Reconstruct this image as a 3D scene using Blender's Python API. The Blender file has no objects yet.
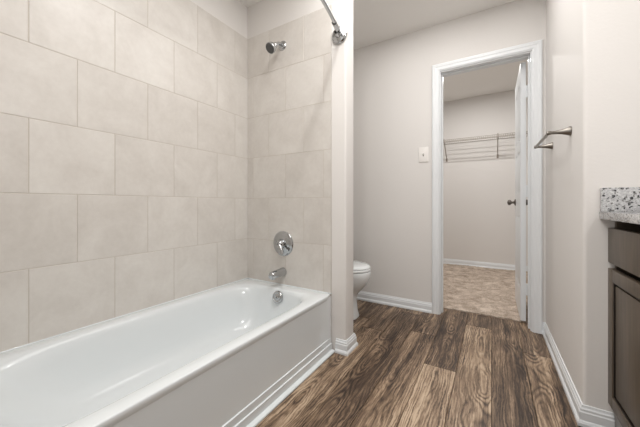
import bpy, bmesh, math, random
from mathutils import Vector, Matrix
PI = math.pi
rnd = random.Random(7)
S = bpy.context.scene
C = S.collection

# ------------------------------------------------------------------ camera, world, lights, exposure
YAW = math.atan(172 / 284)
cd = bpy.data.cameras.new('camera'); cam = bpy.data.objects.new('camera', cd); C.objects.link(cam)
cam.location = (0, 0, .93); cam.rotation_euler = (PI / 2, 0, YAW)
cd.sensor_width = 36; cd.lens = 284 / 640 * 36; cd.shift_y = -9.5 / 640; cd.clip_start = .02
S.camera = cam
w = bpy.data.worlds.new('world'); S.world = w; w.use_nodes = True
w.node_tree.nodes['Background'].inputs[0].default_value = (.9, .95, 1, 1)
w.node_tree.nodes['Background'].inputs[1].default_value = .25
S.view_settings.view_transform = 'Standard'; S.view_settings.look = 'None'
S.view_settings.exposure = 0.14; S.view_settings.gamma = 1; S.view_settings.use_curve_mapping = False

def lamp(name, loc, power, size, size_y=None, rot=(0, 0, 0), col=(1, .985, .965)):
    l = bpy.data.lights.new(name, 'AREA'); l.shape = 'RECTANGLE' if size_y else 'DISK'; l.size = size; l.energy = power; l.color = col
    if size_y: l.size_y = size_y
    o = bpy.data.objects.new(name, l); o.location = loc; o.rotation_euler = rot; C.objects.link(o); return o
lamp('ceiling_lamp_over_tub', (-.50, .82, 2.43), 6.0, .08)
lamp('ceiling_lamp_entry', (-.10, 1.80, 2.43), 1.5, .18)
lamp('vanity_lamp', (.86, .55, 2.05), 7.5, .10, .5, (0, PI / 2 - .25, 0))
lamp('closet_lamp', (-.15, 3.72, 2.49), 17.5, .07)
lamp('soft_ceiling_fill', (-.36, .55, 2.445), 29, 1.15, 3.3)          # added area fill under the ceiling, standing in for bounced light
lamp('rear_fill', (-.80, -1.60, 1.02), 8, .9, 2.0, (PI / 2, 0, -.3), (.97, .985, 1))   # added fill lamp behind the camera, not a known source

# ------------------------------------------------------------------ node helpers and materials
def mat(name, col=(.8, .8, .8), rough=.5, metal=0, spec=.5, coat=0):
    m = bpy.data.materials.new(name); m.use_nodes = True
    b = m.node_tree.nodes['Principled BSDF']
    b.inputs['Base Color'].default_value = (*col, 1); b.inputs['Roughness'].default_value = rough
    b.inputs['Metallic'].default_value = metal; b.inputs['Specular IOR Level'].default_value = spec
    b.inputs['Coat Weight'].default_value = coat; b.inputs['Coat Roughness'].default_value = .06
    return m, m.node_tree.nodes, m.node_tree.links, b
def N(nd, t, **kw):
    n = nd.new(t)
    for k, v in kw.items(): setattr(n, k, v)
    return n
def math_n(nd, lk, op, a, b=None, c=None):
    n = nd.new('ShaderNodeMath'); n.operation = op
    for i, v in enumerate((a, b, c)):
        if v is None: continue
        if isinstance(v, (int, float)): n.inputs[i].default_value = v
        else: lk.new(v, n.inputs[i])
    return n.outputs[0]
def noise(nd, lk, vec, scale, detail=3, rough=.5, dist=0):
    n = nd.new('ShaderNodeTexNoise'); n.inputs['Scale'].default_value = scale; n.inputs['Detail'].default_value = detail
    n.inputs['Roughness'].default_value = rough; n.inputs['Distortion'].default_value = dist
    if vec is not None: lk.new(vec, n.inputs['Vector'])
    return n.outputs['Fac']
def ramp(nd, lk, fac, stops):
    r = nd.new('ShaderNodeValToRGB'); e = r.color_ramp.elements
    while len(e) > 1: e.remove(e[-1])
    for i, (p, c) in enumerate(stops):
        x = e[0] if i == 0 else e.new(p)
        x.position = p; x.color = (*c, 1)
    lk.new(fac, r.inputs[0]); return r.outputs[0]
def mixc(nd, lk, fac, a, b, mode='MIX'):
    m = nd.new('ShaderNodeMix'); m.data_type = 'RGBA'; m.blend_type = mode
    for s, v in ((0, fac), (6, a), (7, b)):
        if isinstance(v, (int, float)): m.inputs[s].default_value = v
        elif isinstance(v, tuple): m.inputs[s].default_value = (*v, 1)
        else: lk.new(v, m.inputs[s])
    return m.outputs[2]
def bump(nd, lk, b, h, strength, dist):
    n = nd.new('ShaderNodeBump'); n.inputs['Strength'].default_value = strength; n.inputs['Distance'].default_value = dist
    lk.new(h, n.inputs['Height']); lk.new(n.outputs[0], b.inputs['Normal'])
def objco(nd): return nd.new('ShaderNodeTexCoord').outputs['Object']

def paint(name, col, b_str=.25):
    m, nd, lk, b = mat(name, col, .75, spec=.15)
    co = objco(nd)
    h = noise(nd, lk, co, 85, 2, .5)
    bump(nd, lk, b, h, b_str, .002)
    return m
WALL = paint('wall_paint', (.755, .728, .702))
CEIL = paint('ceiling_paint', (.92, .90, .87), .3)
TRIM = mat('trim_paint', (.79, .81, .825), .32)[0]
PLASTIC = mat('switch_plastic', (.83, .80, .77), .35)[0]
TUBM = mat('tub_acrylic', (.75, .785, .80), .12, spec=.5, coat=.4)[0]
PORC = mat('toilet_porcelain', (.88, .905, .915), .1, coat=.5)[0]
CHROME = mat('chrome', (.50, .51, .52), .07, 1)[0]
NICKEL = mat('brushed_nickel', (.25, .23, .205), .3, 1)[0]
DKNICKEL = mat('dark_nickel', (.20, .18, .16), .28, 1)[0]
NOZZLE = mat('nozzle_rubber', (.10, .10, .10), .5)[0]
RED = mat('temperature_dot', (.5, .1, .08), .4)[0]
WIRE = mat('coated_wire', (.34, .30, .26), .4)[0]
BLACKGAP = mat('shadow_gap_backing', (.03, .025, .02), .8)[0]

# tile: warm grey-beige, cloudy, each tile with its own shade (attribute)
TILE, nd, lk, b = mat('wall_tile', (.6, .54, .48), .34, spec=.4)
co = objco(nd); at = N(nd, 'ShaderNodeAttribute', attribute_name='shade').outputs['Fac']
off = N(nd, 'ShaderNodeVectorMath', operation='MULTIPLY_ADD')
lk.new(co, off.inputs[0]); off.inputs[1].default_value = (1, 1, 1)
cmb = N(nd, 'ShaderNodeCombineXYZ'); v40 = math_n(nd, lk, 'MULTIPLY', at, 40.)
for i in range(3): lk.new(v40, cmb.inputs[i])
lk.new(cmb.outputs[0], off.inputs[2])
n1 = noise(nd, lk, off.outputs[0], 5, 6, .6, .6); n2 = noise(nd, lk, off.outputs[0], 45, 3, .6)
n3 = math_n(nd, lk, 'ADD', math_n(nd, lk, 'MULTIPLY', n1, .75), math_n(nd, lk, 'MULTIPLY', n2, .25))
n4 = math_n(nd, lk, 'ADD', n3, math_n(nd, lk, 'MULTIPLY', math_n(nd, lk, 'SUBTRACT', at, .5), .10))
lk.new(ramp(nd, lk, n4, [(.30, (.585, .548, .508)), (.5, (.65, .615, .575)), (.7, (.71, .68, .64))]), b.inputs['Base Color'])
bump(nd, lk, b, n2, .06, .002)
GROUT, nd, lk, b = mat('grout', (.55, .50, .445), .9)
bump(nd, lk, b, noise(nd, lk, objco(nd), 400), .3, .001)

# vinyl plank floor; uv = metres across / along each plank, attribute = seed
WOOD, nd, lk, b = mat('plank_vinyl', (.2, .15, .1), .42, spec=.35)
uv = N(nd, 'ShaderNodeUVMap', uv_map='plank').outputs[0]
sx = N(nd, 'ShaderNodeSeparateXYZ'); lk.new(uv, sx.inputs[0]); u, v = sx.outputs[0], sx.outputs[1]
seed = N(nd, 'ShaderNodeAttribute', attribute_name='seed').outputs['Fac']
def vec(a, bb, c):
    n = nd.new('ShaderNodeCombineXYZ')
    for i, x in enumerate((a, bb, c)):
        if isinstance(x, (int, float)): n.inputs[i].default_value = x
        else: lk.new(x, n.inputs[i])
    return n.outputs[0]
M = lambda op, a, bb=None, c=None: math_n(nd, lk, op, a, bb, c)
s50 = M('MULTIPLY', seed, 50.)
warp = noise(nd, lk, vec(M('MULTIPLY', u, 9.), M('MULTIPLY', v, 1.7), s50), 1, 3, .55)
warp2 = noise(nd, lk, vec(M('MULTIPLY', u, 60.), M('MULTIPLY', v, 14.), s50), 1, 4, .7)
lowv = noise(nd, lk, vec(M('MULTIPLY', u, 3.), M('MULTIPLY', v, 1.9), M('ADD', s50, 9.)), 1, 2, .5)
uo = M('MULTIPLY', M('SUBTRACT', M('FRACT', M('MULTIPLY', seed, 7.31)), .5), .10)
uu = M('ADD', M('ADD', M('SUBTRACT', u, uo), M('MULTIPLY', M('SUBTRACT', warp, .5), .080)), M('MULTIPLY', M('SUBTRACT', warp2, .5), .022))
dz = M('MULTIPLY', M('SUBTRACT', lowv, .40), .22)
r = M('SQRT', M('ADD', M('MULTIPLY', uu, uu), M('MULTIPLY', dz, dz)))
ring = M('POWER', M('ADD', M('MULTIPLY', M('SINE', M('MULTIPLY', r, 2 * PI / .0120)), .5), .5), .55)
rmask = noise(nd, lk, vec(M('MULTIPLY', u, 14.), M('MULTIPLY', v, 3.), M('ADD', s50, 21.)), 1, 2, .5)
rmask = M('MULTIPLY', M('SUBTRACT', rmask, .30), 2.4)
fine = noise(nd, lk, vec(M('MULTIPLY', u, 260.), M('MULTIPLY', v, 9.), s50), 1, 4, .75)
streak = noise(nd, lk, vec(M('MULTIPLY', uu, 75.), M('MULTIPLY', v, 2.2), s50), 1, 5, .7)
broad = noise(nd, lk, vec(M('MULTIPLY', uu, 17.), M('MULTIPLY', v, .9), M('ADD', s50, 5.)), 1, 2, .5)
cloud = noise(nd, lk, vec(M('MULTIPLY', u, 10.), M('MULTIPLY', v, 3.2), M('ADD', s50, 3.)), 1, 4, .65)
tone = N(nd, 'ShaderNodeAttribute', attribute_name='tone').outputs['Fac']
t = M('ADD', M('MULTIPLY', M('MULTIPLY', M('SUBTRACT', ring, .7), rmask), .35), M('MULTIPLY', fine, .55))
t = M('ADD', t, M('MULTIPLY', streak, .85))
t = M('ADD', t, M('MULTIPLY', broad, .60))
t = M('ADD', t, M('MULTIPLY', cloud, .50))
t = M('ADD', t, M('MULTIPLY', M('SUBTRACT', tone, .5), .36))
t = M('MULTIPLY_ADD', t, 1.22, -.945)
WR = ramp(nd, lk, t, [(.24, (.020, .012, .008)), (.42, (.066, .040, .0255)), (.57, (.150, .098, .062)), (.72, (.29, .20, .130)), (.92, (.52, .395, .28))])
lk.new(WR, b.inputs['Base Color'])
bump(nd, lk, b, M('ADD', fine, M('MULTIPLY', ring, .3)), .12, .001)

# carpet
CARPET, nd, lk, b = mat('carpet_pile', (.3, .25, .2), .95, spec=.1)
co = objco(nd); n1 = noise(nd, lk, co, 11, 5, .65, .5); n2 = noise(nd, lk, co, 130, 2, .7)
mx = math_n(nd, lk, 'ADD', math_n(nd, lk, 'MULTIPLY', n1, .55), math_n(nd, lk, 'MULTIPLY', n2, .45))
lk.new(ramp(nd, lk, mx, [(.36, (.32, .25, .195)), (.5, (.54, .44, .36)), (.62, (.78, .67, .57))]), b.inputs['Base Color'])
bump(nd, lk, b, n2, .9, .01)

# speckled granite
GRAN, nd, lk, b = mat('speckled_granite', (.6, .6, .6), .18, coat=.3)
co = objco(nd)
def vor(scale, s):
    n = nd.new('ShaderNodeTexVoronoi'); n.inputs['Scale'].default_value = scale
    mp = nd.new('ShaderNodeVectorMath'); mp.operation = 'ADD'; mp.inputs[1].default_value = (s, s, s)
    lk.new(co, mp.inputs[0]); lk.new(mp.outputs[0], n.inputs['Vector'])
    sp = nd.new('ShaderNodeSeparateColor'); lk.new(n.outputs['Color'], sp.inputs[0]); return sp.outputs[0]
base = ramp(nd, lk, vor(240, 0), [(0, (.38, .38, .39)), (.5, (.50, .50, .505)), (1, (.64, .64, .64))])
k1 = ramp(nd, lk, vor(150, 3.3), [(0, (1, 1, 1)), (.115, (1, 1, 1)), (.12, (0, 0, 0))])
k2 = ramp(nd, lk, vor(190, 7.7), [(0, (1, 1, 1)), (.10, (1, 1, 1)), (.105, (0, 0, 0))])
c1 = mixc(nd, lk, k1, base, (.045, .045, .05)); c2 = mixc(nd, lk, k2, c1, (.20, .195, .19))
lk.new(c2, b.inputs['Base Color'])

# stained cabinet wood
CAB, nd, lk, b = mat('stained_cabinet_wood', (.1, .075, .055), .38, spec=.4)
co = objco(nd); mp = N(nd, 'ShaderNodeMapping'); mp.inputs['Scale'].default_value = (30, 30, 2.5); lk.new(co, mp.inputs[0])
lk.new(ramp(nd, lk, noise(nd, lk, mp.outputs[0], 2, 5, .6), [(.3, (.080, .062, .046)), (.7, (.130, .101, .074))]), b.inputs['Base Color'])

SLOT = mat('toggle_slot_shade', (.30, .28, .26), .5)[0]  # shade of the toggle recess put into a darker colour
GROOVE_SHADE = mat('groove_shade', (.018, .014, .011), .4)[0]  # near-black strips: shade of the panel groove painted as colour

# ------------------------------------------------------------------ mesh helpers
def build(name, bm, m=None, parent=None, smooth=False, kind=None):
    me = bpy.data.meshes.new(name); bmesh.ops.recalc_face_normals(bm, faces=bm.faces); bm.to_mesh(me); bm.free()
    if smooth:
        for p in me.polygons: p.use_smooth = True
    o = bpy.data.objects.new(name, me); C.objects.link(o)
    for x in (m if isinstance(m, (list, tuple)) else [m]): me.materials.append(x)
    if parent is not None:
        o.parent = parent; o.matrix_parent_inverse = Matrix.Translation(-Vector(parent.location))
    if kind: o['kind'] = kind
    return o
def auto(o, ang=40):
    me = o.data
    for p in me.polygons: p.use_smooth = True
    try: me.set_sharp_from_angle(angle=math.radians(ang))
    except Exception: pass
    return o
def struct(name, bm, m, parent=None): return auto(build(name, bm, m, parent, kind=None if parent else 'structure'), 35)
def thing(name, label, cat, loc, group=None):
    o = bpy.data.objects.new(name, None); o.empty_display_size = .05; o.location = loc; C.objects.link(o)
    o['label'] = label; o['category'] = cat
    if group: o['group'] = group
    return o
def tag(o, label, cat):
    o['label'] = label; o['category'] = cat; return o
def box(bm, lo, hi, bev=0, seg=2, mi=0):
    vs = [bm.verts.new((x, y, z)) for x in (lo[0], hi[0]) for y in (lo[1], hi[1]) for z in (lo[2], hi[2])]
    f = [bm.faces.new([vs[i] for i in q]) for q in ((0, 1, 3, 2), (4, 6, 7, 5), (0, 4, 5, 1), (2, 3, 7, 6), (0, 2, 6, 4), (1, 5, 7, 3))]
    for x in f: x.material_index = mi
    if bev:
        es = list({e for x in f for e in x.edges})
        bmesh.ops.bevel(bm, geom=es, offset=bev, segments=seg, affect='EDGES', profile=.5)
    return vs
def bevel_vertical(bm, xy, r, seg=5):
    es = [e for e in bm.edges if all(abs(v.co.x - xy[0]) < 1e-4 and abs(v.co.y - xy[1]) < 1e-4 for v in e.verts)]
    bmesh.ops.bevel(bm, geom=es, offset=r, segments=seg, affect='EDGES', profile=.5)
def frame_of(d):
    d = Vector(d).normalized(); a = Vector((0, 0, 1)) if abs(d.z) < .9 else Vector((1, 0, 0))
    x = d.cross(a).normalized(); return x, d.cross(x).normalized()
def tube(bm, pts, r, n=12, cap=True):
    pts = [Vector(p) for p in pts]; rs = r if isinstance(r, (list, tuple)) else [r] * len(pts)
    rings = []; x = None
    for i, p in enumerate(pts):
        d = (pts[min(i + 1, len(pts) - 1)] - pts[max(i - 1, 0)]).normalized()
        if x is None: x, y = frame_of(d)
        else:
            x = (x - d * x.dot(d)).normalized(); y = d.cross(x)
        rings.append([bm.verts.new(p + (x * math.cos(a) + y * math.sin(a)) * rs[i]) for a in (2 * PI * k / n for k in range(n))])
    for a, c in zip(rings, rings[1:]):
        for k in range(n): bm.faces.new((a[k], a[(k + 1) % n], c[(k + 1) % n], c[k]))
    if cap: bm.faces.new(rings[0][::-1]); bm.faces.new(rings[-1])
    return rings
def lathe(bm, o, d, prof, n=40):
    """prof: list of (distance along d, radius)"""
    o = Vector(o); d = Vector(d).normalized(); x, y = frame_of(d); rings = []
    for h, r in prof:
        if r < 1e-6: rings.append([bm.verts.new(o + d * h)])
        else: rings.append([bm.verts.new(o + d * h + (x * math.cos(2 * PI * k / n) + y * math.sin(2 * PI * k / n)) * r) for k in range(n)])
    for a, c in zip(rings, rings[1:]):
        for k in range(n):
            q = (k + 1) % n
            if len(a) == 1 and len(c) == 1: break
            if len(a) == 1: bm.faces.new((a[0], c[q], c[k]))
            elif len(c) == 1: bm.faces.new((a[k], a[q], c[0]))
            else: bm.faces.new((a[k], a[q], c[q], c[k]))
    return rings
def sweep(bm, path, prof, closed_caps=True):
    """path: 2D points on the wall face, walls lie to the RIGHT of travel... profile (out, z) is offset to the LEFT of travel"""
    pts = [Vector(p) for p in path]; n = len(pts); cols = []
    for i, p in enumerate(pts):
        ds = []
        if i > 0: ds.append((pts[i] - pts[i - 1]).normalized())
        if i < n - 1: ds.append((pts[i + 1] - pts[i]).normalized())
        ns = [Vector((-d.y, d.x)) for d in ds]
        nn = ns[0] if len(ns) == 1 else (ns[0] + ns[1]).normalized() / max(.3, math.cos(ns[0].angle(ns[1]) / 2))
        cols.append([bm.verts.new((p.x + nn.x * o, p.y + nn.y * o, z)) for o, z in prof])
    m = len(prof)
    for a, c in zip(cols, cols[1:]):
        for k in range(m): bm.faces.new((a[k], a[(k + 1) % m], c[(k + 1) % m], c[k]))
    bm.faces.new(cols[0]); bm.faces.new(cols[-1][::-1])
def ring_loft(bm, rings, cap0=False, cap1=False):
    vr = [[bm.verts.new(p) for p in r] for r in rings]; n = len(vr[0])
    for a, c in zip(vr, vr[1:]):
        for k in range(n): bm.faces.new((a[k], a[(k + 1) % n], c[(k + 1) % n], c[k]))
    if cap0: bm.faces.new(vr[0][::-1])
    if cap1: bm.faces.new(vr[-1])
    return vr
def sup(cx, cy, a, bb, z, e, n=112, tilt=None):
    out = []
    for k in range(n):
        t = 2 * PI * k / n; c, s = math.cos(t), math.sin(t)
        rr = (abs(c) ** e + abs(s) ** e) ** (-1 / e)
        out.append((cx + a * c * rr, cy + bb * s * rr, z))
    return out

# ------------------------------------------------------------------ dimensions
XL, YE = -1.611, 1.583          # tile faces
XW, YW2 = -.775, 1.71           # free end of the tub's end wall and its rear face
YF, YF2 = 2.574, 2.690          # wall with the closet door
XR, YC = .329, 1.603            # right wall and its outer corner
XV, YB = .95, -1.55             # vanity wall, wall behind the camera
HC = 2.452
CL, CRX, CY, HC2 = -1.25, .95, 4.79, 2.52  # closet
DL, DR, DH = -.369, .241, 2.040 # clear door opening

# ------------------------------------------------------------------ floor: planks laid as seen
bm = bmesh.new(); uvl = bm.loops.layers.uv.new('plank')
seedl = bm.faces.layers.float.new('seed'); tonel = bm.faces.layers.float.new('tone')
box(bm, (XL - .1, YB - .1, -.06), (XV + .1, 2.737, -.012))
PW, PL = .1687, 1.52
known = {1: (2.183, .55), 0: (2.725, .42), -1: (2.460, .72), -2: (1.735, .60), -3: (2.130, .45), -4: (2.47, .40)}
tones = {(0, 1): .40, (-1, 1): .78, (-2, 1): .90, (-2, 2): .35, (-3, 1): .52, (-3, 2): .50, (1, 1): .62, (1, 2): .5}
for k in range(-9, 6):
    x1 = .1665 + k * PW; x0 = x1 - PW
    # column k spans x0..x1; k=1 is the one right of the edge at .1665
    if x1 < XL or x0 > XV: continue
    e = known.get(k, (rnd.uniform(1.2, 2.4), .5))[0]
    y = e
    while y > YB - .1: y -= PL
    j = 0
    while y < 2.737:
        a, c = max(y, YB - .09), min(y + PL, 2.737)
        if c - a > .01:
            sd = rnd.random(); tn = rnd.uniform(.3, .75)
            idx = round((y - e) / PL) + 2
            tn = tones.get((k, idx), tn)
            before = set(bm.faces)
            g = .0009
            box(bm, (x0 + g, a + g, -.012), (x1 - g, c - g, 0), .0012, 1)
            for f in set(bm.faces) - before:
                f[seedl] = sd; f[tonel] = tn
                for l in f.loops:
                    l[uvl].uv = (l.vert.co.x - (x0 + x1) / 2, l.vert.co.y - y)
        y += PL
struct('floor', bm, WOOD)

# carpet in the closet (pile: nobody could count it)
bm = bmesh.new(); nx, ny = 150, 130; g = []
for j in range(ny + 1):
    row = []
    for i in range(nx + 1):
        x = CL + .004 + (CRX - CL - .008) * i / nx; y = 2.740 + (CY - 2.744) * j / ny
        row.append(bm.verts.new((x, y, .008 + .004 * math.sin(x * 9 + 2 * math.sin(y * 5)) * math.sin(y * 7) + rnd.uniform(-.003, .003))))
    g.append(row)
for j in range(ny):
    for i in range(nx): bm.faces.new((g[j][i], g[j][i + 1], g[j + 1][i + 1], g[j + 1][i]))
edge = [e for e in bm.edges if e.is_boundary]
ex = bmesh.ops.extrude_edge_only(bm, edges=edge)
for vv in ex['geom']:
    if isinstance(vv, bmesh.types.BMVert): vv.co.z = -.01
cp = auto(build('carpet', bm, CARPET), 60); tag(cp, 'mottled beige brown cut-pile carpet covering the closet floor', 'carpet'); cp['kind'] = 'stuff'
bm = bmesh.new(); box(bm, (CL - .1, 2.737, -.06), (CRX + .1, CY + .1, -.012)); struct('floor_closet', bm, BLACKGAP)

# ------------------------------------------------------------------ walls and ceiling
bm = bmesh.new(); box(bm, (XL - .12, YB - .12, HC), (XV + .3, YF2 - .01, HC + .16)); struct('ceiling', bm, CEIL)
bm = bmesh.new(); box(bm, (CL - .12, YF2 - .01, HC2), (CRX + .3, CY + .12, HC2 + .1)); struct('ceiling_closet', bm, CEIL)
bm = bmesh.new(); box(bm, (CL - .12, YF2 - .06, HC + .001), (CRX + .3, YF2, HC2 + .05)); struct('wall_closet_front', bm, WALL)
bm = bmesh.new(); box(bm, (XL - .12, YB - .1, -.06), (-1.620, YF2, HC)); struct('wall_left', bm, WALL)
bm = bmesh.new(); box(bm, (-1.620, 1.5895, -.01), (XW, YW2, HC))
bevel_vertical(bm, (XW, 1.5895), .012); bevel_vertical(bm, (XW, YW2), .012)
struct('wall_tub_end', bm, WALL)
bm = bmesh.new(); box(bm, (-1.620, -.07, -.01), (XW, .052, HC)); bevel_vertical(bm, (XW, .052), .012); struct('wall_tub_foot', bm, WALL)
bm = bmesh.new()
for lo, hi in (((-1.620, YF, -.01), (DL - .02, YF2, HC)), ((DR + .02, YF, -.01), (XV + .3, YF2, HC)), ((DL - .02, YF, DH + .02), (DR + .02, YF2, HC))): box(bm, lo, hi)
struct('wall_far', bm, WALL)
bm = bmesh.new(); box(bm, (XR, YC, -.01), (XV + .3, YF, HC)); bevel_vertical(bm, (XR, YC), .014); struct('wall_right', bm, WALL)
bm = bmesh.new(); box(bm, (XV, YB - .1, -.06), (XV + .12, YC, HC)); struct('wall_vanity', bm, WALL)
bm = bmesh.new()
for lo, hi in (((-1.620, YB - .12, -.06), (-1.25, YB, HC)), ((-.35, YB - .12, -.06), (XV, YB, HC)), ((-1.25, YB - .12, 2.04), (-.35, YB, HC))): box(bm, lo, hi)  # opening at the left added to let the rear fill lamp in
struct('wall_back', bm, WALL)
bm = bmesh.new(); box(bm, (CL - .12, YF2, -.06), (CL, CY, HC2)); struct('wall_closet_left', bm, WALL)
bm = bmesh.new(); box(bm, (CRX, YF2, -.06), (CRX + .12, CY, HC2)); struct('wall_closet_right', bm, WALL)
bm = bmesh.new(); box(bm, (CL - .12, CY, -.06), (CRX + .12, CY + .1, HC2)); struct('wall_closet_back', bm, WALL)

# tile surrounds: grout bed plus bevelled tiles, half-bond
TZ = [2.2011 - .307 * k for k in range(8)]
def tiles(name, span, plane, axis, sgn, odd0, even0, pitch, back):
    """axis 'x': panel in plane x=plane running along y; axis 'y': plane y=plane running along x; sgn = way the face looks"""
    bm = bmesh.new(); sh = bm.faces.layers.float.new('shade'); G = .0013
    def put(a0, a1, z0, z1, d0, d1, bev, mi):
        before = set(bm.faces); lo, hi = sorted((d0, d1))
        if axis == 'x': box(bm, (lo, a0, z0), (hi, a1, z1), bev, 1, mi)
        else: box(bm, (a0, lo, z0), (a1, hi, z1), bev, 1, mi)
        s = rnd.random()
        for f in set(bm.faces) - before: f[sh] = s; f.material_index = mi
    put(span[0], span[1], .345, TZ[0] - .0005, back, plane - sgn * .0012, 0, 1)
    for k in range(7):
        z1 = TZ[k]; z0 = max(TZ[k + 1], .346)
        if z1 - z0 < .03: continue
        a = (odd0 if k % 2 else even0)
        while a > span[0]: a -= pitch
        while a < span[1]:
            p, q = max(a, span[0]), min(a + pitch, span[1])
            if q - p > .008: put(p + (G if p > span[0] else 0), q - (G if q < span[1] else 0), z0 + G, z1 - G, back + sgn * .002, plane, .0012, 0)
            a += pitch
    return struct(name, bm, [TILE, GROUT])
tiles('wall_left_tile', (.059, 1.5885), XL, 'x', 1, .3735, .532, .3085, -1.6195)
tiles('wall_tub_end_tile', (XL + .0005, -.877), YE, 'y', -1, -1.554, -1.3987, .3103, 1.5890)
tiles('wall_tub_foot_tile', (XL + .0005, -.877), .0585, 'y', 1, -1.554, -1.3987, .3103, .0525)

# baseboards
BP = [(0, 0), (.021, 0), (.021, .012), (.017, .020), (.0135, .024), (.0135, .055), (.0105, .060), (.0105, .068), (.0065, .074), (.0045, .083), (0, .083)]
BP = [(o - .0005 if o == 0 else o, z) for o, z in BP]
def baseboard(name, path):
    bm = bmesh.new(); sweep(bm, path, BP); return build(name, bm, TRIM, kind='structure')
baseboard('baseboard_tub_end', [(-1.60, YW2), (XW, YW2), (XW, 1.5895), (-.842, 1.5895)])
baseboard('baseboard_far', [(-.4385, YF), (-1.6185, YF), (-1.6185, YW2 + .025)])
baseboard('baseboard_right', [(.422, YC), (XR, YC), (XR, YF), (.3045, YF)])
baseboard('baseboard_closet', [(CRX - .002, CY), (CL + .002, CY)])
baseboard('baseboard_closet_left', [(CL, CY - .023), (CL, YF2 + .02)])

# door casing, jambs and stops
CP = [(0, 0), (.004, .010), (.008, .011), (.014, .015), (.034, .015), (.040, .018), (.056, .018), (.063, .014), (.063, 0)]   # (from inner edge outward, proud)
def casing(y0, sgn, name):
    bm = bmesh.new(); inn = .005; path = [(DL - inn, 0, -1, 0), (DL - inn, DH + inn, -1, 1), (DR + inn, DH + inn, 1, 1), (DR + inn, 0, 1, 0)]
    cols = []
    for x, z, dx, dzz in path: cols.append([bm.verts.new((x + dx * o, y0 - sgn * p + (sgn * .0004 if p == 0 else 0), z + dzz * o)) for o, p in CP])
    m = len(CP)
    for a, c in zip(cols, cols[1:]):
        for k in range(m): bm.faces.new((a[k], a[(k + 1) % m], c[(k + 1) % m], c[k]))
    bm.faces.new(cols[0]); bm.faces.new(cols[-1][::-1])
    build(name, bm, TRIM, kind='structure')
casing(YF, 1, 'trim_1'); casing(YF2, -1, 'trim_2')
bm = bmesh.new()
box(bm, (DL - .0195, YF + .0005, 0), (DL, YF2 - .0005, DH + .0195), .001, 1); box(bm, (DR, YF + .0005, 0), (DR + .0195, YF2 - .0005, DH + .0195), .001, 1)
box(bm, (DL, YF + .0005, DH), (DR, YF2 - .0005, DH + .0195), .001, 1)
for lo, hi in (((DL, YF + .045, 0), (DL + .010, YF + .078, DH)), ((DR - .010, YF + .045, 0), (DR, YF + .078, DH)), ((DL + .01, YF + .045, DH - .010), (DR - .01, YF + .078, DH))): box(bm, lo, hi, .001, 1)
struct('trim_3', bm, TRIM)

# closet door standing open at a right angle
DX0, DX1, DY0, DY1, DZ0, DZ1 = .190, .225, 2.706, 3.302, .022, 2.030
bm = bmesh.new(); box(bm, (DX0 + .004, DY0, DZ0), (DX1 - .004, DY1, DZ1))
st = .105
pan = [(DY0 + st, DY0 + .255, 1.45, 1.90), (DY0 + .341, DY1 - st, 1.45, 1.90), (DY0 + st, DY0 + .255, 1.02, 1.36), (DY0 + .341, DY1 - st, 1.02, 1.36), (DY0 + st, DY0 + .255, .25, .83), (DY0 + .341, DY1 - st, .25, .83)]
for X, o in ((DX0, 1), (DX1, -1)):
    lo, hi = sorted((X, X + o * .0045))
    ys = [(DY0, DY0 + st), (DY0 + .255, DY0 + .341), (DY1 - st, DY1)]
    for a, c in ys: box(bm, (lo, a, DZ0), (hi, c, DZ1), .001, 1)
    for a, c in ((DY0 + st, DY0 + .255), (DY0 + .341, DY1 - st)):
        for z0, z1 in ((DZ0, .25), (.83, 1.02), (1.36, 1.45), (1.90, DZ1)): box(bm, (lo, a, z0), (hi, c, z1), .001, 1)
    for a, c, z0, z1 in pan: box(bm, (X + o * .0005 if o > 0 else X - .0045, a + .022, z0 + .022), (X + .0045 if o > 0 else X - .0005, c - .022, z1 - .022), .003, 2)
door = struct('door_1', bm, TRIM)
for X, d in ((DX0, -1), (DX1, 1)):
    bm = bmesh.new(); lathe(bm, (X, 3.243, .945), (d, 0, 0), [(0, 0), (0, .030), (.005, .030), (.009, .024), (.012, .012), (.028, .010), (.034, .018), (.042, .0255), (.052, .027), (.060, .022), (.065, .010), (.066, 0)], 28)
    build('door_knob', bm, DKNICKEL, door, True)['label'] = 'dark metal door knob'
for z in (1.80, 1.03, .27):
    bm = bmesh.new(); box(bm, (DX1 + .0003, DY0 - .0015, z - .045), (DR - .0006, DY0 + .0005, z + .045), .0006, 1)
    tube(bm, [(DX1 + .007, DY0 - .004, z - .046), (DX1 + .007, DY0 - .004, z + .046)], .0055, 12)
    box(bm, (DX0 + .006, DY0 - .0018, z - .045), (DX1 + .001, DY0 + .0002, z + .045), .0006, 1)
    auto(build('hinge', bm, TRIM, door))

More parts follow.
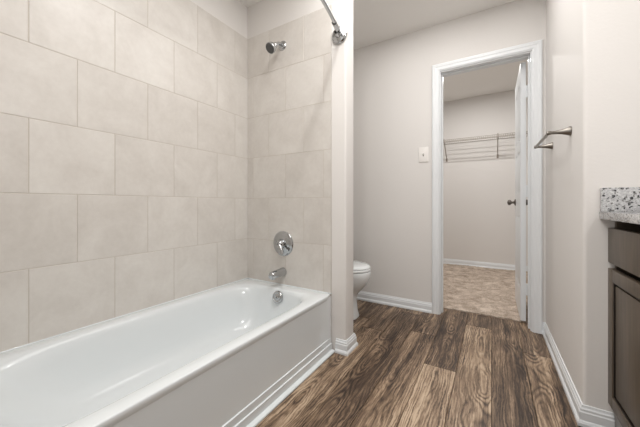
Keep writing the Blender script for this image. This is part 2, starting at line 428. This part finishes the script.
# ------------------------------------------------------------------ bathtub
tub = thing('bathtub', 'white alcove bathtub with deep oval basin against the tiled walls', 'bathtub', (-1.24, .82, 0))
X0, X1, Y0, Y1, ZR = XL + .001, -.872, .060, YE - .001, .360
cx, cy, ha, hb = (X0 + X1) / 2, (Y0 + Y1) / 2, (X1 - X0) / 2, (Y1 - Y0) / 2
NT = 160
def basin(dx0, dx1, dy0, dy1, z, e):   # insets from the rim's outer rectangle
    return sup((X0 + dx0 + X1 - dx1) / 2, (Y0 + dy0 + Y1 - dy1) / 2, (X1 - dx1 - X0 - dx0) / 2, (Y1 - dy1 - Y0 - dy0) / 2, z, e, NT)
bm = bmesh.new()
R = [basin(.012, .0045, .012, .002, ZR - .030, 60), basin(.0, .0, .0, .0, ZR - .016, 60), basin(0, 0, 0, 0, ZR - .005, 60), basin(.001, .0015, .001, .001, ZR - .0015, 60), basin(.005, .005, .005, .005, ZR, 50),
     basin(.050, .058, .065, .080, ZR - .0015, 10), basin(.058, .064, .078, .087, ZR - .004, 7), basin(.066, .071, .092, .094, ZR - .012, 5.5), basin(.074, .078, .108, .100, ZR - .030, 5),
     basin(.084, .088, .142, .110, ZR - .075, 4.6), basin(.096, .100, .195, .123, ZR - .14, 4.3), basin(.110, .114, .255, .140, ZR - .20, 4), basin(.130, .136, .31, .160, ZR - .250, 3.8), basin(.16, .168, .36, .19, ZR - .275, 3.6),
     basin(.21, .22, .43, .25, ZR - .285, 3.2), basin(.30, .30, .58, .45, ZR - .289, 2.6)]
ring_loft(bm, R, False, True)
auto(build('basin', bm, TUBM, tub), 60)
# apron: recessed panel with a stepped foot
bm = bmesh.new()
foot = [(-.8740, .0835), (-.8728, .0825), (-.8728, .0505), (-.8680, .0498), (-.8665, .0485), (-.8665, .0125), (-.853, .0095), (-.8475, .006), (-.846, .0), (-.90, 0), (-.90, ZR - .016)]
AP = [(-.8755, ZR - .016), (-.8785, ZR - .040), (-.8785, .0845)] + foot
ya, yb = Y0 + .002, Y1 - .004
AL = [(-.8755, ZR - .016), (-.8745, ZR - .040), (-.8745, .0845)] + foot
cols = []
for y, P in ((ya, AL), (ya + .030, AL), (ya + .055, AP), (yb - .055, AP), (yb - .030, AL), (yb, AL)): cols.append([bm.verts.new((x, y, z)) for x, z in P])
for a, c in zip(cols, cols[1:]):
    for k in range(len(AP)): bm.faces.new((a[k], a[(k + 1) % len(AP)], c[(k + 1) % len(AP)], c[k]))
bm.faces.new(cols[0]); bm.faces.new(cols[-1][::-1])
auto(build('apron', bm, TUBM, tub), 20)
bm = bmesh.new()
for p, q in (((X0 - .0005, Y0, ZR), (X0 - .0005, Y1, ZR)), ((X0, Y1 + .0005, ZR), (X1, Y1 + .0005, ZR))): tube(bm, [p, q], .0035, 8)
auto(build('caulk_bead', bm, TUBM, tub), 60)
# overflow plate on the sloping end of the basin, and the drain
d = Vector((0, -1, .22)).normalized(); o = Vector((-1.217, 1.4665, .312))
bm = bmesh.new(); lathe(bm, o, d, [(-.004, 0), (-.004, .040), (.004, .040), (.009, .036), (.010, .030), (.007, .027), (.007, .020), (.010, .016), (.012, 0)], 40)
ov = auto(build('overflow_cover', bm, CHROME, tub), 50); ov['label'] = 'round chrome overflow cover'
bm = bmesh.new(); lathe(bm, o + d * .0118, d, [(0, 0), (0, .0045), (.002, .004), (.0025, 0)], 16); auto(build('screw', bm, NOZZLE, ov))
bm = bmesh.new(); lathe(bm, (-1.217, 1.25, .0735), (0, 0, 1), [(0, 0), (0, .034), (.003, .033), (.004, .02), (.003, 0)], 32); auto(build('drain', bm, CHROME, tub))

# ------------------------------------------------------------------ shower fittings
sh = thing('overhead_shower', 'chrome shower head on a bent arm high on the tiled end wall', 'shower head', (-1.262, YE, 2.055))
SX, SHZ = -1.268, 2.050
bm = bmesh.new(); lathe(bm, (SX, YE + .0005, SHZ), (0, -1, 0), [(0, 0), (0, .034), (.004, .034), (.010, .028), (.014, .016), (.014, 0)], 36); auto(build('flange', bm, CHROME, sh), 50)
bm = bmesh.new(); arm = [(SX, YE - .008, SHZ), (SX, YE - .032, SHZ), (SX, YE - .050, SHZ - .006), (SX, YE - .062, SHZ - .017), (SX, YE - .076, SHZ - .034)]
tube(bm, arm, .0115, 16); auto(build('arm', bm, CHROME, sh), 60)
hd = Vector((-.12, -.72, -.62)).normalized(); ho = Vector((SX, YE - .072, SHZ - .028))
bm = bmesh.new(); lathe(bm, ho, hd, [(-.004, 0), (-.004, .015), (.006, .019), (.018, .019), (.024, .015), (.030, .022), (.042, .032), (.054, .036), (.066, .0375), (.070, .036), (.070, 0)], 40); hdo = auto(build('spray_head', bm, CHROME, sh), 40)
bm = bmesh.new(); lathe(bm, ho + hd * .0702, hd, [(0, 0), (0, .0335), (.002, .0325), (.0025, .024), (.0015, .022), (.003, .012), (.003, 0)], 36)
x, y = frame_of(hd)
for rr, nn in ((.028, 18), (.017, 11), (.007, 5)):
    for k in range(nn):
        a = 2 * PI * k / nn; lathe(bm, ho + hd * .0718 + (x * math.cos(a) + y * math.sin(a)) * rr, hd, [(0, .0018), (.003, .0012), (.003, 0)], 8)
auto(build('spray_face', bm, NOZZLE, hdo), 40)['label'] = 'dark nozzle face'

vx, vz = -1.262, .651
va = thing('shower_valve', 'round chrome shower valve with lever handle on the tiled wall above the spout', 'shower valve', (vx, YE, vz))
bm = bmesh.new(); lathe(bm, (vx, YE + .0005, vz), (0, -1, 0), [(0, 0), (0, .088), (.004, .088), (.009, .083), (.012, .072), (.012, .060), (.016, .052), (.020, .036), (.020, 0)], 56); auto(build('escutcheon', bm, CHROME, va), 40)
bm = bmesh.new(); lathe(bm, (vx, YE - .019, vz), (0, -1, 0), [(0, 0), (0, .033), (.020, .030), (.032, .027), (.040, .020), (.043, 0)], 40); auto(build('hub', bm, CHROME, va), 40)
bm = bmesh.new(); tube(bm, [(vx + .004, YE - .048, vz - .004), (vx + .022, YE - .056, vz - .022), (vx + .036, YE - .060, vz - .045), (vx + .040, YE - .062, vz - .066)], [.017, .014, .011, .009], 16); hl = auto(build('lever_handle', bm, CHROME, va), 60)
bm = bmesh.new(); lathe(bm, (vx, YE - .0615, vz), (0, -1, 0), [(0, 0), (0, .006), (.002, .005), (.0025, 0)], 16); auto(build('temperature_button', bm, NOZZLE, va))

sp = thing('tub_spout', 'chrome tub spout low on the tiled wall over the bathtub drain end', 'tub spout', (vx, YE, .452))
bm = bmesh.new()
pr = [(0, .031, .0), (.012, .031, 0), (.018, .0285, 0), (.07, .0270, 0), (.110, .0255, -.001), (.128, .0240, -.002), (.135, .020, -.004), (.1365, .008, -.005)]
rings = []
for dd, rr, dzz in pr:
    rings.append([(vx + rr * .95 * math.cos(2 * PI * k / 28), YE + .0005 - dd, .452 + dzz + rr * math.sin(2 * PI * k / 28)) for k in range(28)])
ring_loft(bm, rings, True, True); auto(build('body', bm, CHROME, sp), 50)
bm = bmesh.new(); lathe(bm, (vx, YE - .110, .432), (0, 0, -1), [(-.01, .017), (.008, .0165), (.011, .013), (.004, .012), (.004, 0)], 24); auto(build('outlet', bm, CHROME, sp), 40)

# curved shower rod across the alcove
rod = thing('shower_rod', 'curved chrome shower curtain rod fixed high on the painted wall end', 'curtain rod', (-.815, 1.5895, 1.988))
RZ = 1.988; ya, yb = 1.5895, .052
P = []
for i in range(41):
    s = i / 40; y = ya - .012 + (yb + .012 - ya + .012) * s
    P.append((-.812 + .095 * (1 - (2 * s - 1) ** 2), y, RZ))
bm = bmesh.new(); tube(bm, P, .0110, 16); auto(build('rod', bm, CHROME, rod), 60)
for y, sgn, nm in ((ya, -1, 'flange'), (yb, 1, 'flange')):
    bm = bmesh.new(); lathe(bm, (-.816, y - sgn * .0004, RZ - .002), (0, sgn, 0), [(0, 0), (0, .050), (.004, .053), (.010, .0535), (.016, .051), (.021, .044), (.024, .034), (.026, .024), (.040, .020), (.052, .019), (.053, .012)], 48); auto(build(nm, bm, CHROME, rod), 40)
    bm = bmesh.new(); dv = Vector((.215, sgn, 0)).normalized(); o0 = Vector((-.8085, y + sgn * .030, RZ)); lathe(bm, o0, dv, [(0, .012), (0, .0150), (.098, .0145), (.100, .0125)], 24); sl = auto(build('sleeve', bm, CHROME, rod), 40)
    bm = bmesh.new(); lathe(bm, o0 + dv * .100, dv, [(0, .011), (0, .0142), (.008, .0142), (.008, .011)], 24); auto(build('seal', bm, NOZZLE, sl), 40)

# ------------------------------------------------------------------ toilet
ty = 2.14
to = thing('toilet', 'white toilet partly hidden behind the end of the tub wall', 'toilet', (-1.25, ty, 0))
def egg(x0, x1, hw, z, e=2.2, n=56, wide=.42):
    out = []; cx = x0 + (x1 - x0) * wide
    for k in range(n):
        t = 2 * PI * k / n; c, s = math.cos(t), math.sin(t); rr = (abs(c) ** e + abs(s) ** e) ** (-1 / e)
        out.append((cx + (x1 - cx if c > 0 else cx - x0) * c * rr, ty + hw * s * rr, z))
    return out
bm = bmesh.new()
ring_loft(bm, [egg(-1.50, -.938, .120, .0, 3), egg(-1.50, -.934, .122, .012, 3), egg(-1.49, -.945, .110, .05, 2.8), egg(-1.48, -.950, .100, .12, 2.6), egg(-1.48, -.950, .100, .17, 2.5), egg(-1.47, -.938, .115, .20, 2.4), egg(-1.46, -.905, .145, .235, 2.3), egg(-1.44, -.868, .166, .275, 2.2), egg(-1.43, -.846, .178, .315, 2.2), egg(-1.42, -.836, .183, .350, 2.2), egg(-1.42, -.832, .185, .378, 2.2), egg(-1.42, -.836, .183, .388, 2.2)], True, True)
auto(build('bowl', bm, PORC, to), 60)
bm = bmesh.new(); ring_loft(bm, [egg(-1.40, -.842, .180, .390), egg(-1.40, -.836, .186, .395), egg(-1.40, -.836, .186, .406), egg(-1.40, -.842, .181, .411)], True, True); auto(build('seat', bm, PORC, to), 60)
bm = bmesh.new(); ring_loft(bm, [egg(-1.40, -.845, .178, .4125), egg(-1.40, -.838, .185, .417), egg(-1.40, -.840, .183, .428), egg(-1.395, -.865, .165, .437), egg(-1.36, -.93, .11, .442)], True, True); auto(build('lid', bm, PORC, to), 60)
bm = bmesh.new(); box(bm, (-1.600, ty - .21, .385), (-1.425, ty + .21, .735), .025, 4); auto(build('tank', bm, PORC, to), 50)
bm = bmesh.new(); box(bm, (-1.605, ty - .22, .736), (-1.415, ty + .22, .765), .010, 3); auto(build('tank_lid', bm, PORC, to), 50)
bm = bmesh.new(); tube(bm, [(-1.426, ty - .15, .68), (-1.405, ty - .15, .68), (-1.400, ty - .13, .68), (-1.400, ty - .08, .672)], [.011, .009, .007, .008], 12); auto(build('flush_lever', bm, CHROME, to), 50)

# ------------------------------------------------------------------ light switch
sw = thing('light_switch', 'small white light switch plate on the wall left of the closet door', 'light switch', (-.509, YF, 1.357))
bm = bmesh.new(); box(bm, (-.549, YF - .006, 1.293), (-.469, YF + .0003, 1.421), .0025, 3); auto(build('plate', bm, PLASTIC, sw), 40)
bm = bmesh.new(); box(bm, (-.5145, YF - .0066, 1.344), (-.5035, YF - .0055, 1.370)); build('toggle_slot', bm, SLOT, sw)
bm = bmesh.new(); tube(bm, [(-.509, YF - .006, 1.359), (-.509, YF - .021, 1.366)], [.0045, .0035], 10); auto(build('toggle', bm, PLASTIC, sw), 40)
for z in (1.312, 1.402):
    bm = bmesh.new(); lathe(bm, (-.509, YF - .0058, z), (0, -1, 0), [(0, 0), (0, .0035), (.001, .003), (.0013, 0)], 12); auto(build('screw', bm, PLASTIC, sw))

# ------------------------------------------------------------------ towel bar
tb = thing('towel_bar', 'brushed nickel towel bar on two tapered posts on the right wall', 'towel bar', (XR, 2.063, 1.292))
BX, yn, yf, zn, zf = .2435, 1.816, 2.310, 1.286, 1.301
bm = bmesh.new(); tube(bm, [(BX, yn, zn), (BX, yf, zf)], .0075, 16); auto(build('bar', bm, NICKEL, tb), 50)
for y, z in ((yn, zn), (yf, zf)):
    bm = bmesh.new(); lathe(bm, (XR + .0004, y, z), (-1, 0, 0), [(0, 0), (0, .0225), (.004, .0228), (.018, .0175), (.036, .0120), (.056, .0088), (.074, .0080), (.080, .0098), (.088, .0108), (.094, .009), (.096, 0)], 28); auto(build('post', bm, NICKEL, tb), 40)

# ------------------------------------------------------------------ closet wire shelf
SZ, SF = 1.862, CY - .300
ws = thing('wire_shelf', 'long coated wire shelf with sloping braces on the closet back wall', 'wire shelf', (-.15, CY, SZ))
bm = bmesh.new(); a, c = CL + .004, CRX - .004
for y, z, r in ((SF, SZ, .0035), (SF, SZ - .030, .0035), (SF + .15, SZ - .004, .003), (CY - .006, SZ - .003, .0032), (SF + .075, SZ - .004, .0028)): tube(bm, [(a, y, z), (c, y, z)], r, 8)
n = 86
for k in range(n + 1):
    x = a + .003 + (c - a - .006) * k / n
    tube(bm, [(x, CY - .003, SZ), (x, SF, SZ + .002), (x, SF - .003, SZ - .002), (x, SF - .003, SZ - .032)], .0014, 5)
auto(build('wire_deck', bm, WIRE, ws), 60)
for bx in (-.60, .068, .72):
    bm = bmesh.new(); tube(bm, [(bx, SF - .004, SZ - .004), (bx, SF + .01, SZ - .012), (bx, CY - .012, SZ - .235), (bx, CY - .003, SZ - .245)], [.005, .006, .006, .006], 8)
    box(bm, (bx - .012, CY - .005, SZ - .275), (bx + .012, CY + .0003, SZ - .225), .001, 1); tube(bm, [(bx, SF - .004, SZ + .018), (bx, SF - .004, SZ - .030)], .0055, 8)
    auto(build('brace', bm, WIRE, ws), 60)

# ------------------------------------------------------------------ vanity
VF = .404; VY1, VY0 = YC - .001, .098
va2 = thing('vanity_cabinet', 'dark brown stained vanity cabinet under the granite countertop', 'cabinet', (.68, .85, 0))
bm = bmesh.new()
wds = (VY1 - .004 - VY0) / 4
box(bm, (VF + .021, VY0, .10), (XV - .001, VY1, .118)); box(bm, (XV - .015, VY0, .118), (XV - .001, VY1, .867))
for k in range(5):
    yy = VY1 - k * (VY1 - VY0 - .018) / 4; box(bm, (VF + .021, yy - .018, .118), (XV - .015, yy, .867))
box(bm, (VF + .085, VY0 + .005, 0), (XV - .001, VY1, .10)); build('body', bm, CAB, va2)
def front(nm, y0, y1, z0, z1, rail, slab=False):
    bm = bmesh.new(); xa, xb = VF, VF + .0195
    if slab: box(bm, (xa, y0, z0), (xb, y1, z1), .002, 2)
    else:
        box(bm, (xa, y0, z0), (xb, y0 + rail, z1), .0015, 2); box(bm, (xa, y1 - rail, z0), (xb, y1, z1), .0015, 2)
        box(bm, (xa, y0 + rail, z0), (xb, y1 - rail, z0 + rail), .0015, 2); box(bm, (xa, y0 + rail, z1 - rail), (xb, y1 - rail, z1), .0015, 2)
        q = rail + .012      # raised panel edge stands off the frame by a narrow groove
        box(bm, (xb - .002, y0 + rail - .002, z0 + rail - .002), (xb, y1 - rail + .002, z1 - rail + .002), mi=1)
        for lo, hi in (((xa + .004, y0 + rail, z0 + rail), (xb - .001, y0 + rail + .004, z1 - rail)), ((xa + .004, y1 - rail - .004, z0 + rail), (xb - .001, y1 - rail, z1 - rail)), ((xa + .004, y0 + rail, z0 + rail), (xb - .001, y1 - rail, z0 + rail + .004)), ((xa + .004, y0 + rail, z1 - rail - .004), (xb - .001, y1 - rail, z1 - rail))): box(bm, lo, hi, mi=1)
        box(bm, (xa + .006, y0 + q, z0 + q), (xb - .001, y1 - q, z1 - q), .002, 2)
    return auto(build(nm, bm, [CAB, GROOVE_SHADE], va2), 35)
wds = (VY1 - .004 - VY0) / 4
for k in range(4):
    y1 = VY1 - .004 - k * wds; y0 = y1 - wds + .006
    front('drawer_front', y0, y1, .694, .834, .05, True)
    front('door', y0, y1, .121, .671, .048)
ct = bmesh.new(); box(ct, (.379, VY0 - .015, .868), (XV - .0006, YC - .0006, .899), .003, 2)
cto = auto(build('countertop', ct, GRAN), 40); tag(cto, 'speckled grey granite countertop with raised side splash', 'countertop')
bm = bmesh.new(); box(bm, (.381, YC - .020, .8992), (XV - .021, YC - .0007, .996), .002, 2); auto(build('side_splash', bm, GRAN, cto), 40)
bm = bmesh.new(); box(bm, (XV - .0205, VY0 - .015, .8992), (XV - .0007, YC - .0007, .996), .002, 2); auto(build('back_splash', bm, GRAN, cto), 40)
